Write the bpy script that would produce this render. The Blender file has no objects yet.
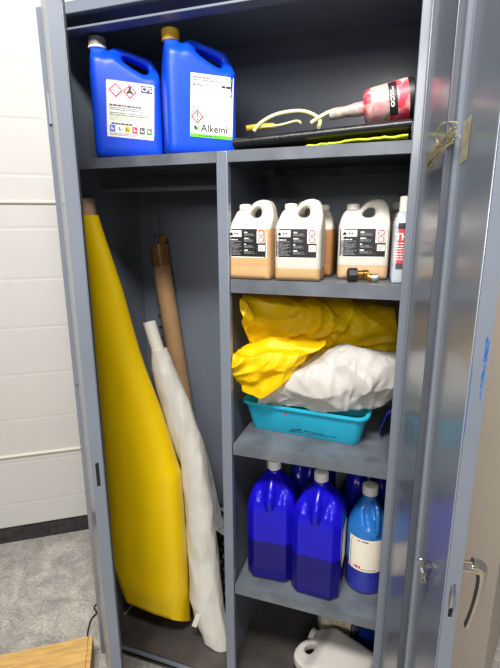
import bpy, bmesh, math, random
from mathutils import Vector, Matrix, noise
from mathutils.bvhtree import BVHTree

S = bpy.context.scene
COL = S.collection
R = math.radians

# ------------------------------------------------------------------ camera
CF = 453.74
CPOS = Vector((0.8777, -1.0116, 1.4183))
CR = Vector((0.94809, 0.31797, -0.0042)).normalized()
CFW = Vector((-0.30974, 0.92046, -0.23857)).normalized()
CU = CR.cross(CFW).normalized()
cd = bpy.data.cameras.new('camera')
cd.sensor_fit = 'HORIZONTAL'
cd.sensor_width = 36
cd.lens = 36 * CF / 500
cd.clip_start = 0.02
cam = bpy.data.objects.new('camera', cd)
COL.objects.link(cam)
m4 = Matrix((CR, CU, -CFW)).transposed().to_4x4()
m4.translation = CPOS
cam.matrix_world = m4
S.camera = cam

# ------------------------------------------------------------------ light
w = bpy.data.worlds.new('room_light')
S.world = w
w.use_nodes = True
w.node_tree.nodes['Background'].inputs[0].default_value = (0.93, 0.96, 1.0, 1)
w.node_tree.nodes['Background'].inputs[1].default_value = 0.2


def area(name, loc, target, sx, sy, power, col=(1, 0.97, 0.93)):
    l = bpy.data.lights.new(name, 'AREA')
    l.shape = 'RECTANGLE'
    l.size, l.size_y, l.energy, l.color = sx, sy, power, col
    o = bpy.data.objects.new(name, l)
    COL.objects.link(o)
    o.location = loc
    o.rotation_euler = (Vector(target) - Vector(loc)).to_track_quat('-Z', 'Y').to_euler()
    return o


area('ceiling_light', (0.70, -1.3, 2.85), (0.45, 0.0, 1.1), 1.1, 0.3, 74)
area('ceiling_light', (1.35, -4.3, 2.6), (0.4, 0.0, 1.1), 1.8, 0.9, 58)
S.view_settings.view_transform = 'Standard'
S.view_settings.look = 'None'
S.view_settings.exposure = 0.35
S.view_settings.gamma = 1
S.view_settings.use_curve_mapping = False


# ------------------------------------------------------------------ helpers
def at(px, py, Y):
    """the point on the plane y = Y that stands at a pixel of the photograph"""
    d = CFW + CR * ((px - 250) / CF) - CU * ((py - 334) / CF)
    return CPOS + d * ((Y - CPOS.y) / d.y)


def lin(c):
    r = []
    for v in c[:3]:
        v /= 255
        r.append(v / 12.92 if v <= 0.04045 else ((v + 0.055) / 1.055) ** 2.4)
    return (*r, 1)


def mat(name, col, rough=0.5, metal=0.0, spec=0.5, var=0.0, scale=8, bump=0.0, bscale=60, trans=0.0, sss=0.0,
        level=None, low=None, coat=0.0, stretch=None):
    """procedural material: noise-varied colour, optional bump, translucency, liquid level"""
    m = bpy.data.materials.new(name)
    m.use_nodes = True
    nt = m.node_tree
    N, L = nt.nodes, nt.links
    b = N['Principled BSDF']
    b.inputs['Roughness'].default_value = rough
    b.inputs['Metallic'].default_value = metal
    b.inputs['Specular IOR Level'].default_value = spec
    b.inputs['Coat Weight'].default_value = coat
    b.inputs['Coat Roughness'].default_value = 0.12
    tc = N.new('ShaderNodeTexCoord')
    src = tc.outputs['Object']
    if stretch:
        mp = N.new('ShaderNodeMapping')
        mp.inputs['Scale'].default_value = stretch
        L.new(src, mp.inputs[0])
        src = mp.outputs[0]
    nz = N.new('ShaderNodeTexNoise')
    nz.inputs['Scale'].default_value = scale
    nz.inputs['Detail'].default_value = 6
    L.new(src, nz.inputs['Vector'])
    rp = N.new('ShaderNodeValToRGB')
    c = lin(col)
    rp.color_ramp.elements[0].position = 0.3
    rp.color_ramp.elements[1].position = 0.7
    rp.color_ramp.elements[0].color = tuple(max(0, x * (1 - var)) for x in c[:3]) + (1,)
    rp.color_ramp.elements[1].color = tuple(min(1, x * (1 + var * 0.6)) for x in c[:3]) + (1,)
    L.new(nz.outputs[0], rp.inputs[0])
    out = rp.outputs[0]
    if level is not None:
        sp = N.new('ShaderNodeSeparateXYZ')
        L.new(tc.outputs['Object'], sp.inputs[0])
        mr = N.new('ShaderNodeMapRange')
        mr.inputs[1].default_value = level - 0.002
        mr.inputs[2].default_value = level + 0.002
        L.new(sp.outputs[2], mr.inputs[0])
        mx = N.new('ShaderNodeMix')
        mx.data_type = 'RGBA'
        mx.inputs[6].default_value = lin(low)
        L.new(mr.outputs[0], mx.inputs[0])
        L.new(out, mx.inputs[7])
        out = mx.outputs[2]
    L.new(out, b.inputs['Base Color'])
    if bump:
        n2 = N.new('ShaderNodeTexNoise')
        n2.inputs['Scale'].default_value = bscale
        n2.inputs['Detail'].default_value = 4
        L.new(src, n2.inputs['Vector'])
        bp = N.new('ShaderNodeBump')
        bp.inputs['Strength'].default_value = bump
        bp.inputs['Distance'].default_value = 0.004
        L.new(n2.outputs[0], bp.inputs['Height'])
        L.new(bp.outputs[0], b.inputs['Normal'])
    if sss:
        b.inputs['Subsurface Weight'].default_value = sss
        b.inputs['Subsurface Radius'].default_value = (0.012, 0.01, 0.008)
        b.inputs['Subsurface Scale'].default_value = 1.0
    if trans:
        t = N.new('ShaderNodeBsdfTranslucent')
        L.new(out, t.inputs[0])
        ms = N.new('ShaderNodeMixShader')
        ms.inputs[0].default_value = trans
        L.new(b.outputs[0], ms.inputs[1])
        L.new(t.outputs[0], ms.inputs[2])
        L.new(ms.outputs[0], N['Material Output'].inputs[0])
    return m


def me_of(name, verts, faces, mats, midx=None, smooth=True, angle=None):
    me = bpy.data.meshes.new(name)
    me.from_pydata([tuple(v) for v in verts], [], faces)
    for m in (mats if isinstance(mats, (list, tuple)) else [mats]):
        me.materials.append(m)
    if midx:
        for p, i in zip(me.polygons, midx):
            p.material_index = i
    if smooth:
        me.polygons.foreach_set('use_smooth', [True] * len(me.polygons))
        if angle:
            me.set_sharp_from_angle(angle=R(angle))
    me.update()
    return me


def link(name, me, parent=None):
    o = bpy.data.objects.new(name, me)
    COL.objects.link(o)
    if parent:
        o.parent = parent
    return o


def obj(name, bm, m, parent=None, bevel=0.0, seg=2, angle=35, rot=None, loc=None):
    bmesh.ops.recalc_face_normals(bm, faces=bm.faces)
    me = bpy.data.meshes.new(name)
    bm.to_mesh(me)
    bm.free()
    me.materials.append(m)
    me.polygons.foreach_set('use_smooth', [True] * len(me.polygons))
    me.set_sharp_from_angle(angle=R(angle))
    o = link(name, me, parent)
    if bevel:
        md = o.modifiers.new('bevel', 'BEVEL')
        md.width = bevel
        md.segments = seg
        md.limit_method = 'ANGLE'
    if loc:
        o.location = loc
    if rot:
        o.rotation_euler = rot
    return o


def thing(name, label, cat, loc=(0, 0, 0), rz=0, group=None, rot=None):
    o = bpy.data.objects.new(name, None)
    o.empty_display_size = 0.05
    COL.objects.link(o)
    o.location = loc
    o.rotation_euler = rot or (0, 0, rz)
    return tag(o, label, cat, group)


def tag(o, label, cat, group=None):
    o['label'] = label
    o['category'] = cat
    if group:
        o['group'] = group
    return o


def struct(o):
    o['kind'] = 'structure'
    return o


def box(bm, x0, x1, y0, y1, z0, z1):
    v = [bm.verts.new(p) for p in ((x0, y0, z0), (x1, y0, z0), (x1, y1, z0), (x0, y1, z0),
                                   (x0, y0, z1), (x1, y0, z1), (x1, y1, z1), (x0, y1, z1))]
    for f in ((0, 3, 2, 1), (4, 5, 6, 7), (0, 1, 5, 4), (1, 2, 6, 5), (2, 3, 7, 6), (3, 0, 4, 7)):
        bm.faces.new([v[i] for i in f])
    return bm


def B(*a):
    return box(bmesh.new(), *a)


def tube(bm, pts, rad, n=12, cap=True):
    """swept tube through pts; rad number or list"""
    pts = [Vector(p) for p in pts]
    k = len(pts)
    rs = rad if isinstance(rad, (list, tuple)) else [rad] * k
    rings = []
    t0 = (pts[1] - pts[0]).normalized()
    a = t0.orthogonal().normalized()
    for i, p in enumerate(pts):
        t = (pts[min(i + 1, k - 1)] - pts[max(i - 1, 0)]).normalized()
        a = (a - t * a.dot(t)).normalized()
        b = t.cross(a)
        rings.append([bm.verts.new(p + (a * math.cos(2 * math.pi * j / n) + b * math.sin(2 * math.pi * j / n)) * rs[i])
                      for j in range(n)])
    for i in range(k - 1):
        for j in range(n):
            bm.faces.new((rings[i][j], rings[i][(j + 1) % n], rings[i + 1][(j + 1) % n], rings[i + 1][j]))
    if cap:
        bm.faces.new(rings[0][::-1])
        bm.faces.new(rings[-1])
    return bm


def spline(pts, n=8):
    pts = [Vector(p) for p in pts]
    out = []
    for i in range(len(pts) - 1):
        p0, p1, p2, p3 = pts[max(i - 1, 0)], pts[i], pts[i + 1], pts[min(i + 2, len(pts) - 1)]
        for j in range(n):
            t = j / n
            out.append(0.5 * ((2 * p1) + (p2 - p0) * t + (2 * p0 - 5 * p1 + 4 * p2 - p3) * t * t
                              + (3 * p1 - p0 - 3 * p2 + p3) * t ** 3))
    out.append(pts[-1])
    return out


def lathe(bm, prof, n=32, c=(0, 0), capb=True, capt=True):
    rings = []
    for r, z in prof:
        rings.append([bm.verts.new((c[0] + r * math.cos(2 * math.pi * j / n), c[1] + r * math.sin(2 * math.pi * j / n), z))
                      for j in range(n)])
    for i in range(len(rings) - 1):
        for j in range(n):
            bm.faces.new((rings[i][j], rings[i][(j + 1) % n], rings[i + 1][(j + 1) % n], rings[i + 1][j]))
    if capb:
        bm.faces.new(rings[0][::-1])
    if capt:
        bm.faces.new(rings[-1])
    return bm


def ribbed_cap(r, h, ribs=36, z0=0.0, dome=0.0015):
    """screw cap with moulded ribs"""
    bm = bmesh.new()
    n = ribs * 2
    rings = []
    for rr, z, rib in ((r, 0, 0), (r, h * .08, 0), (r, h * .12, .03), (r, h * .85, .03), (r * .96, h * .97, 0), (r * .9, h, 0),
                       (r * .5, h + dome, 0)):
        rings.append([bm.verts.new(((rr * (1 - rib * (j % 2))) * math.cos(2 * math.pi * j / n),
                                    (rr * (1 - rib * (j % 2))) * math.sin(2 * math.pi * j / n), z0 + z)) for j in range(n)])
    for i in range(len(rings) - 1):
        for j in range(n):
            bm.faces.new((rings[i][j], rings[i][(j + 1) % n], rings[i + 1][(j + 1) % n], rings[i + 1][j]))
    bm.faces.new(rings[0][::-1])
    bm.faces.new(rings[-1])
    return bm


def smooth_np(me, it, lam=0.5):
    bm = bmesh.new()
    bm.from_mesh(me)
    for _ in range(it):
        bmesh.ops.smooth_vert(bm, verts=bm.verts, factor=lam, use_axis_x=True, use_axis_y=True, use_axis_z=True)
    bm.to_mesh(me)
    bm.free()


def remeshed(o, voxel):
    md = o.modifiers.new('r', 'REMESH')
    md.mode = 'VOXEL'
    md.voxel_size = voxel
    dg = bpy.context.evaluated_depsgraph_get()
    me = bpy.data.meshes.new_from_object(o.evaluated_get(dg))
    d = o.data
    bpy.data.objects.remove(o)
    return me


def mold(bm, voxel, it, deform=None):
    """fuse the shapes of a bmesh into one moulded skin"""
    bmesh.ops.recalc_face_normals(bm, faces=bm.faces)
    me = bpy.data.meshes.new('mold')
    bm.to_mesh(me)
    bm.free()
    me = remeshed(link('mold', me), voxel)
    if deform:
        for v in me.vertices:
            v.co = deform(v.co)
    smooth_np(me, it)
    return me


def profile(outline, holes, half, bevel, voxel, it, deform=None):
    """a moulded body from its front outline (x, z) with hand holes"""
    cu = bpy.data.curves.new('c', 'CURVE')
    cu.dimensions = '2D'
    cu.fill_mode = 'BOTH'
    cu.extrude = half - bevel
    cu.bevel_depth = bevel
    cu.bevel_resolution = 3
    cu.offset = -bevel
    for loop in [outline] + holes:
        sp = cu.splines.new('POLY')
        sp.points.add(len(loop) - 1)
        for p, q in zip(sp.points, loop):
            p.co = (q[0], q[1], 0, 1)
        sp.use_cyclic_u = True
    o = bpy.data.objects.new('c', cu)
    COL.objects.link(o)
    dg = bpy.context.evaluated_depsgraph_get()
    me = bpy.data.meshes.new_from_object(o.evaluated_get(dg))
    bpy.data.objects.remove(o)
    bm = bmesh.new()
    bm.from_mesh(me)
    for v in bm.verts:
        x, z, y = v.co
        v.co = (x, y, z)
    bmesh.ops.remove_doubles(bm, verts=bm.verts, dist=1e-5)
    return mold(bm, voxel, it, deform)


def round_loop(pts, n=4):
    """closed Catmull-Rom through 2D points"""
    out = []
    k = len(pts)
    for i in range(k):
        p0, p1, p2, p3 = (Vector((*pts[(i + d) % k], 0)) for d in (-1, 0, 1, 2))
        for j in range(n):
            t = j / n
            q = 0.5 * ((2 * p1) + (p2 - p0) * t + (2 * p0 - 5 * p1 + 4 * p2 - p3) * t * t + (3 * p1 - p0 - 3 * p2 + p3) * t ** 3)
            out.append((q.x, q.y))
    return out


def finish(name, me, m, parent):
    me.materials.clear()
    me.materials.append(m)
    me.polygons.foreach_set('use_smooth', [True] * len(me.polygons))
    me.update()
    return link(name, me, parent)


class Decal:
    """printed label: flat shapes in (x, z), laid onto the front of a body"""

    def __init__(s):
        s.v, s.f, s.m, s.lay, s.mats = [], [], [], [], []

    def mi(s, m):
        if m not in s.mats:
            s.mats.append(m)
        return s.mats.index(m)

    def add(s, vs, fs, m, layer):
        b = len(s.v)
        s.v += vs
        s.lay += [layer] * len(vs)
        for f in fs:
            s.f.append([b + i for i in f])
            s.m.append(s.mi(m))

    def rect(s, x0, z0, x1, z1, m, layer=0, cell=0.012):
        nx = max(1, int(abs(x1 - x0) / cell) + 1)
        nz = max(1, int(abs(z1 - z0) / cell) + 1)
        vs = [(x0 + (x1 - x0) * i / nx, z0 + (z1 - z0) * j / nz) for j in range(nz + 1) for i in range(nx + 1)]
        fs = [(j * (nx + 1) + i, j * (nx + 1) + i + 1, (j + 1) * (nx + 1) + i + 1, (j + 1) * (nx + 1) + i)
              for j in range(nz) for i in range(nx)]
        s.add(vs, fs, m, layer)

    def poly(s, pts, m, layer=1):
        s.add(list(pts), [tuple(range(len(pts)))], m, layer)

    def diamond(s, x, z, r, red, white, layer=1):
        s.poly([(x, z - r), (x + r, z), (x, z + r), (x - r, z)], red, layer)
        q = r * .74
        s.poly([(x, z - q), (x + q, z), (x, z + q), (x - q, z)], white, layer + 1)

    def ring(s, x, z, r, m, layer=1, n=16, ww=.25):
        a = [(x + r * math.cos(6.2832 * i / n), z + r * math.sin(6.2832 * i / n)) for i in range(n)]
        q = r * (1 - ww)
        b = [(x + q * math.cos(6.2832 * i / n), z + q * math.sin(6.2832 * i / n)) for i in range(n)]
        s.add(a + b, [(i, (i + 1) % n, n + (i + 1) % n, n + i) for i in range(n)], m, layer)

    def lines(s, x0, x1, z0, z1, n, m, layer=1, seed=1, fill=.5):
        """rows of small print too fine to read"""
        rg = random.Random(seed)
        h = (z1 - z0) / n
        for i in range(n):
            z = z1 - (i + .5) * h
            x = x0
            end = x0 + (x1 - x0) * (rg.uniform(.75, 1) if rg.random() < .8 else rg.uniform(.4, .7))
            while x < end:
                ww = rg.uniform(.004, .012)
                s.rect(x, z - h * fill / 2, min(x + ww, end), z + h * fill / 2, m, layer)
                x += ww + .0015

    def text(s, t, x, z, size, m, layer=2, bold=0.0, sx=1.0, rot=0.0, align='LEFT'):
        cu = bpy.data.curves.new('t', 'FONT')
        cu.body = t
        cu.size = size
        cu.align_x = align
        cu.offset = bold
        o = bpy.data.objects.new('t', cu)
        COL.objects.link(o)
        dg = bpy.context.evaluated_depsgraph_get()
        me = bpy.data.meshes.new_from_object(o.evaluated_get(dg))
        bpy.data.objects.remove(o)
        c, sn = math.cos(rot), math.sin(rot)
        vs = [(x + v.co.x * sx * c - v.co.y * sn, z + v.co.x * sx * sn + v.co.y * c) for v in me.vertices]
        s.add(vs, [tuple(p.vertices) for p in me.polygons], m, layer)

    def build(s, name, body, parent, tilt=0.0, off=0.0006, center=(0, 0), direction=(0, 1, 0)):
        me = body
        bvh = BVHTree.FromPolygons([v.co.copy() for v in me.vertices], [tuple(p.vertices) for p in me.polygons])
        dr = Vector(direction)
        c, sn = math.cos(tilt), math.sin(tilt)
        out = []
        last = -0.05
        for (x, z), l in zip(s.v, s.lay):
            dx, dz = x - center[0], z - center[1]
            X, Z = center[0] + dx * c - dz * sn, center[1] + dx * sn + dz * c
            hit = bvh.ray_cast(Vector((X, -1, Z)), dr)
            if hit[0]:
                last = hit[0].y
            out.append((X, last - off - .00045 * l, Z))
        return link(name, me_of(name, out, s.f, s.mats, s.m, smooth=True), parent)


def sheet(name, net, m, parent=None, nu=90, nv=70, amp=.01, sc=14, seed=0, thick=0.0, amp2=.004, pleats=()):
    """creased plastic film: a control net (rows of points) pulled into a surface with folds"""
    rows = [spline(r, 12) for r in net]
    cols = list(zip(*rows))
    cols = [spline(c, 10) for c in cols]
    gu, gv = len(cols), len(cols[0])

    def P(u, v):
        a = u * (gu - 1)
        i = min(int(a), gu - 2)
        b = v * (gv - 1)
        j = min(int(b), gv - 2)
        fu, fv = a - i, b - j
        return (cols[i][j] * (1 - fu) * (1 - fv) + cols[i + 1][j] * fu * (1 - fv)
                + cols[i][j + 1] * (1 - fu) * fv + cols[i + 1][j + 1] * fu * fv)
    g = [[P(i / nu, j / nv) for i in range(nu + 1)] for j in range(nv + 1)]
    verts, faces = [], []
    off = Vector((seed * 3.7, seed * 1.9, seed * 5.3))
    for j in range(nv + 1):
        for i in range(nu + 1):
            p = g[j][i]
            du = g[j][min(i + 1, nu)] - g[j][max(i - 1, 0)]
            dv = g[min(j + 1, nv)][i] - g[max(j - 1, 0)][i]
            n = du.cross(dv)
            n = n.normalized() if n.length > 1e-9 else Vector((0, -1, 0))
            q = p + off
            wv = Vector((noise.noise(q * 5), noise.noise(q * 5 + Vector((9, 0, 0))), noise.noise(q * 5 + Vector((0, 9, 0))))) * .12
            vd = noise.voronoi((q + wv * .4) * sc)[0]
            h = amp * (1.7 * min(1, vd[1] - vd[0]) - .5) + amp * .6 * (1 - 2.2 * abs(noise.noise((q + wv) * sc))) + amp2 * (1 - 2.2 * abs(noise.noise((q + wv * .5) * sc * 2.7)))
            for (pd, pa, ps) in pleats:
                pd = Vector(pd).normalized()
                w2 = q - pd * q.dot(pd) * .8 + wv * .35
                h += pa * (1 - 3.2 * abs(noise.noise(w2 * ps)))
            verts.append(p + n * h)
    for j in range(nv):
        for i in range(nu):
            a = j * (nu + 1) + i
            faces.append((a, a + 1, a + nu + 2, a + nu + 1))
    me = me_of(name, verts, faces, m)
    o = link(name, me, parent)
    if thick:
        md = o.modifiers.new('t', 'SOLIDIFY')
        md.thickness = thick
    return o


# ------------------------------------------------------------------ materials
M = {}
M['steel'] = mat('grey_blue_painted_steel', (112, 119, 130), .3, spec=.6, var=.08, scale=5, coat=.35, bump=.02, bscale=500)
M['steel_in'] = M['steel']
M['dirty'] = mat('worn_dirty_painted_steel', (96, 101, 108), .45, var=.35, scale=14, bump=.05, bscale=200)
M['chrome'] = mat('chrome_plated_metal', (215, 205, 190), .14, 1, var=.1, scale=20)
M['zinc'] = mat('zinc_plated_metal', (185, 185, 185), .3, 1, var=.15, scale=60)
M['rod'] = mat('dark_grey_steel_bar', (74, 77, 84), .35, var=.15)
M['floorpan'] = mat('dark_stained_steel_floor', (74, 70, 67), .5, var=.45, scale=9, bump=.05, bscale=200)
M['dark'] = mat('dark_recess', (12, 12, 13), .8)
M['rubber'] = mat('black_rubber', (22, 22, 24), .38, var=.3, scale=30, bump=.25, bscale=90)
M['blue_can'] = mat('blue_polyethylene', (8, 68, 208), .4, var=.06, scale=12, spec=.35)
M['cap_grey'] = mat('grey_brown_cap', (120, 112, 104), .5, var=.1)
M['white_ring'] = mat('white_plastic', (222, 218, 208), .45, var=.05)
M['cap_yellow'] = mat('mustard_cap', (196, 156, 28), .45, var=.1)
M['paper'] = mat('white_paper', (226, 222, 214), .6, var=.02)
M['ink'] = mat('grey_print', (120, 120, 122), .6)
M['black'] = mat('black_print', (20, 20, 22), .5)
M['red'] = mat('red_print', (206, 44, 70), .5)
M['navy'] = mat('navy_print', (30, 38, 92), .5)
M['green'] = mat('green_print', (100, 205, 40), .5)
M['dgreen'] = mat('dark_green_print', (26, 88, 40), .5)
M['pblue'] = mat('blue_print', (44, 98, 190), .5)
M['pyel'] = mat('yellow_print', (240, 196, 20), .5)
M['pgrn'] = mat('pictogram_green_print', (20, 150, 84), .5)
M['pgry'] = mat('charcoal_print', (70, 70, 74), .5)
M['ygrey'] = mat('pale_green_print', (170, 200, 150), .5)
M['milky'] = None
M['yellow_film'] = mat('yellow_plastic_film', (252, 208, 6), .45, var=.05, scale=5, trans=.35, spec=.3)
M['yellow_roll'] = mat('yellow_plastic_sheet', (246, 206, 6), .3, var=.06, scale=4, bump=.12, bscale=14, spec=.4)
M['white_film'] = mat('white_plastic_film', (216, 213, 207), .48, var=.03, scale=6, trans=.35, spec=.3)
M['white_roll'] = mat('off_white_plastic_film', (204, 200, 191), .32, var=.07, scale=10, bump=.2, bscale=40, stretch=(3, 3, .5))
M['card'] = mat('brown_cardboard', (166, 130, 90), .75, var=.15, scale=18, bump=.1)
M['core'] = mat('pale_cardboard', (176, 146, 116), .75, var=.15, scale=18)
M['tape'] = mat('glossy_brown_tape', (140, 96, 50), .12, var=.2, scale=30)
M['teal'] = mat('turquoise_plastic', (36, 168, 200), .4, var=.14, scale=16, spec=.4)
M['tealmark'] = mat('dark_scuff', (34, 84, 104), .6, var=.5, scale=60)
M['b_blue'] = mat('cobalt_blue_bottle', (22, 14, 178), .24, level=.128, low=(14, 9, 100), var=.1, spec=.35)
M['b_dark'] = mat('deep_blue_bottle', (18, 22, 140), .25, var=.1)
M['b_round'] = mat('mid_blue_bottle', (34, 104, 178), .22, level=.09, low=(44, 52, 150), var=.12, scale=20, coat=.2)
M['cream'] = mat('cream_paper', (232, 224, 204), .55, var=.03)
M['cable'] = mat('black_cable_sheath', (20, 20, 22), .5)
M['pale_hose'] = mat('pale_yellow_tubing', (226, 214, 160), .4, var=.08)
M['lime'] = mat('lime_fabric', (190, 202, 10), .6, var=.15, scale=20)
M['brass'] = mat('brass', (190, 140, 70), .28, 1, var=.15, scale=40)
M['graytub'] = mat('grey_white_plastic', (196, 192, 184), .4, var=.08)
M['deepblue'] = mat('dark_blue_plastic', (18, 52, 140), .4, var=.12)
M['blackplastic'] = mat('black_plastic', (26, 27, 29), .45, var=.2)
M['greyplastic'] = mat('dark_grey_plastic', (88, 88, 88), .4, var=.1)
M['bead'] = mat('grey_stud', (120, 118, 114), .5)
M['clear'] = mat('hazy_clear_film', (128, 130, 134), .15, var=.2, scale=20, trans=.3)
M['cellotape'] = mat('yellowed_sticky_tape', (196, 184, 140), .2, var=.3, scale=60)
M['cellotape'].node_tree.nodes['Principled BSDF'].inputs['Alpha'].default_value = .6
M['bluepaint'] = mat('blue_paint_scuff', (24, 96, 180), .5, var=.3, scale=60)
M['wood'] = mat('yellow_pine_wood', (206, 164, 96), .65, var=.3, scale=9, stretch=(1.2, 9, 9), bump=.2, bscale=30)
M['locker'] = mat('taupe_wall_paint', (172, 160, 146), .5, var=.05, scale=3, bump=.05, bscale=300)
M['base'] = mat('black_sooty_skirting', (46, 45, 44), .8, var=.6, scale=40, bump=.4)


def mat_pink():
    m = mat('worn_pink_print', (196, 56, 76), .45)
    nt = m.node_tree
    rp = [n for n in nt.nodes if n.type == 'VALTORGB'][0]
    nz = [n for n in nt.nodes if n.type == 'TEX_NOISE'][0]
    nz.inputs['Scale'].default_value = 34
    rp.color_ramp.elements[0].color = lin((214, 58, 80))
    rp.color_ramp.elements[1].color = lin((214, 190, 180))
    rp.color_ramp.elements[0].position = .48
    rp.color_ramp.elements[1].position = .62
    e = rp.color_ramp.elements.new(.8)
    e.color = lin((110, 88, 74))
    return m


def mat_worn_white():
    m = mat('worn_white_print', (200, 190, 178), .45)
    nt = m.node_tree
    rp = [n for n in nt.nodes if n.type == 'VALTORGB'][0]
    nz = [n for n in nt.nodes if n.type == 'TEX_NOISE'][0]
    nz.inputs['Scale'].default_value = 30
    rp.color_ramp.elements[0].color = lin((96, 76, 62))
    rp.color_ramp.elements[1].color = lin((186, 172, 160))
    rp.color_ramp.elements[0].position = .30
    rp.color_ramp.elements[1].position = .46
    e = rp.color_ramp.elements.new(.66)
    e.color = lin((204, 118, 126))
    return m


M['pink'] = mat_pink()
M['wornwhite'] = mat_worn_white()


def mat_floor():
    m = mat('worn_concrete', (170, 166, 158), .5)
    nt = m.node_tree
    N, L = nt.nodes, nt.links
    b = N['Principled BSDF']
    tc = [n for n in N if n.type == 'TEX_COORD'][0]

    def nz(s, d):
        n = N.new('ShaderNodeTexNoise')
        n.inputs['Scale'].default_value = s
        n.inputs['Detail'].default_value = d
        n.inputs['Roughness'].default_value = .65
        L.new(tc.outputs['Object'], n.inputs['Vector'])
        return n
    a, c = nz(9, 14), nz(110, 8)
    a.inputs['Roughness'].default_value = .75
    a.inputs['Distortion'].default_value = .6
    rp = N.new('ShaderNodeValToRGB')
    E_ = rp.color_ramp.elements
    E_[0].position, E_[0].color = .34, lin((140, 139, 136))
    E_[1].position, E_[1].color = .64, lin((206, 200, 188))
    e = E_.new(.5)
    e.color = lin((176, 172, 164))
    L.new(a.outputs[0], rp.inputs[0])
    r2 = N.new('ShaderNodeValToRGB')
    r2.color_ramp.elements[0].position, r2.color_ramp.elements[0].color = .35, (.55, .55, .55, 1)
    r2.color_ramp.elements[1].position, r2.color_ramp.elements[1].color = .6, (1.05, 1.05, 1.05, 1)
    L.new(c.outputs[0], r2.inputs[0])
    mx = N.new('ShaderNodeMix')
    mx.data_type = 'RGBA'
    mx.blend_type = 'MULTIPLY'
    mx.inputs[0].default_value = .85
    L.new(rp.outputs[0], mx.inputs[6])
    L.new(r2.outputs[0], mx.inputs[7])
    L.new(mx.outputs[2], b.inputs['Base Color'])
    bp = N.new('ShaderNodeBump')
    bp.inputs['Strength'].default_value = .25
    bp.inputs['Distance'].default_value = .004
    L.new(c.outputs[0], bp.inputs['Height'])
    L.new(bp.outputs[0], b.inputs['Normal'])
    return m


def mat_block():
    """white painted concrete blocks: soft joints in the paint"""
    m = mat('white_painted_block', (192, 190, 186), .5, var=.03, scale=3)
    nt = m.node_tree
    N, L = nt.nodes, nt.links
    b = N['Principled BSDF']
    tc = [n for n in N if n.type == 'TEX_COORD'][0]
    sp = N.new('ShaderNodeSeparateXYZ')
    cb = N.new('ShaderNodeCombineXYZ')
    L.new(tc.outputs['Object'], sp.inputs[0])
    L.new(sp.outputs[0], cb.inputs[0])
    L.new(sp.outputs[2], cb.inputs[1])
    br = N.new('ShaderNodeTexBrick')
    br.inputs['Color1'].default_value = (1, 1, 1, 1)
    br.inputs['Color2'].default_value = (1, 1, 1, 1)
    br.inputs['Mortar'].default_value = (0, 0, 0, 1)
    br.inputs['Scale'].default_value = 1
    br.inputs['Brick Width'].default_value = .42
    br.inputs['Row Height'].default_value = .2
    br.inputs['Mortar Size'].default_value = .009
    br.inputs['Mortar Smooth'].default_value = .9
    L.new(cb.outputs[0], br.inputs['Vector'])
    bp = N.new('ShaderNodeBump')
    bp.inputs['Strength'].default_value = .22
    bp.inputs['Distance'].default_value = .004
    L.new(br.outputs[0], bp.inputs['Height'])
    nz = N.new('ShaderNodeTexNoise')
    nz.inputs['Scale'].default_value = 45
    L.new(tc.outputs['Object'], nz.inputs['Vector'])
    b2 = N.new('ShaderNodeBump')
    b2.inputs['Strength'].default_value = .12
    b2.inputs['Distance'].default_value = .004
    L.new(nz.outputs[0], b2.inputs['Height'])
    L.new(bp.outputs[0], b2.inputs['Normal'])
    L.new(b2.outputs[0], b.inputs['Normal'])
    return m


# ------------------------------------------------------------------ setting
fl = struct(obj('floor', B(-4, 4, -3, 4, -.05, 0), mat_floor()))
WA = R(34)
WX, WY = -.62, .40
wl = struct(obj('wall_back', B(-2.5, 3.2, 0, .12, .088, 2.9), mat_block(), loc=(WX, WY, 0), rot=(0, 0, WA)))
struct(obj('baseboard_back', B(-2.5, 3.2, .012, .12, 0, .085), M['base'], loc=(WX, WY, 0), rot=(0, 0, WA)))
for i, z in enumerate((1.500, .436)):
    bm = bmesh.new()
    tube(bm, [(-2.5, -.006, z), (3.0, -.006, z)], .007, 8)
    struct(obj('trim_%d' % (i + 1), bm, mat('off_white_painted_conduit', (214, 206, 194), .5), loc=(WX, WY, 0), rot=(0, 0, WA)))
RA = math.atan2(.735, .254)
struct(obj('wall_right', B(.0, 2.2, -.1, 0, .012, 2.9), M['locker'], loc=(1.07, .155, 0), rot=(0, 0, RA)))

# ------------------------------------------------------------------ cabinet
H, D, W = 1.92, .40, .905
cab = thing('storage_cabinet', 'tall grey-blue metal storage cabinet with both doors open and four shelves', 'cabinet')
st = M['steel']
for x0, x1 in ((0, .004), (W - .004, W)):
    obj('side_panel', B(x0, x1, .004, D, 0, H - .001), st, cab)
obj('back_panel', B(.004, W - .004, D - .004, D, .0, H - .001), st, cab)
obj('top_panel', B(.004, W - .004, .004, D - .004, H - .005, H - .001), st, cab)
obj('post', B(.0, .034, -.0005, .018, 0, H), st, cab, bevel=.002)
obj('post', B(.876, W, -.0005, .018, 0, H), st, cab, bevel=.002)
obj('header', B(.0342, .8758, 0, .016, 1.894, H), st, cab, bevel=.002)
obj('header_lip', B(.0042, .9008, .0165, .055, 1.868, 1.8735), st, cab, bevel=.001)
bm = B(.0042, .9008, .006, D - .0045, .058, .07)
obj('floor_panel', bm, M['floorpan'], cab, bevel=.0015)
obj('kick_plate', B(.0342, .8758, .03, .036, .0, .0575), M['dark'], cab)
bm = B(.0342, .8758, .0, .012, .046, .0575)
obj('floor_rail', bm, st, cab, bevel=.002)
# divider
obj('divider', B(.4577, .4617, .02, D - .0045, .0702, 1.5505), st, cab)
obj('divider_post', B(.4577, .4855, .0, .0195, .0702, 1.575), st, cab, bevel=.002)
SH = {'top': (1.5755, 1.5511), 'second': (1.286, 1.2549), 'third': (.8545, .8253), 'fourth': (.4173, .3874)}


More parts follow.
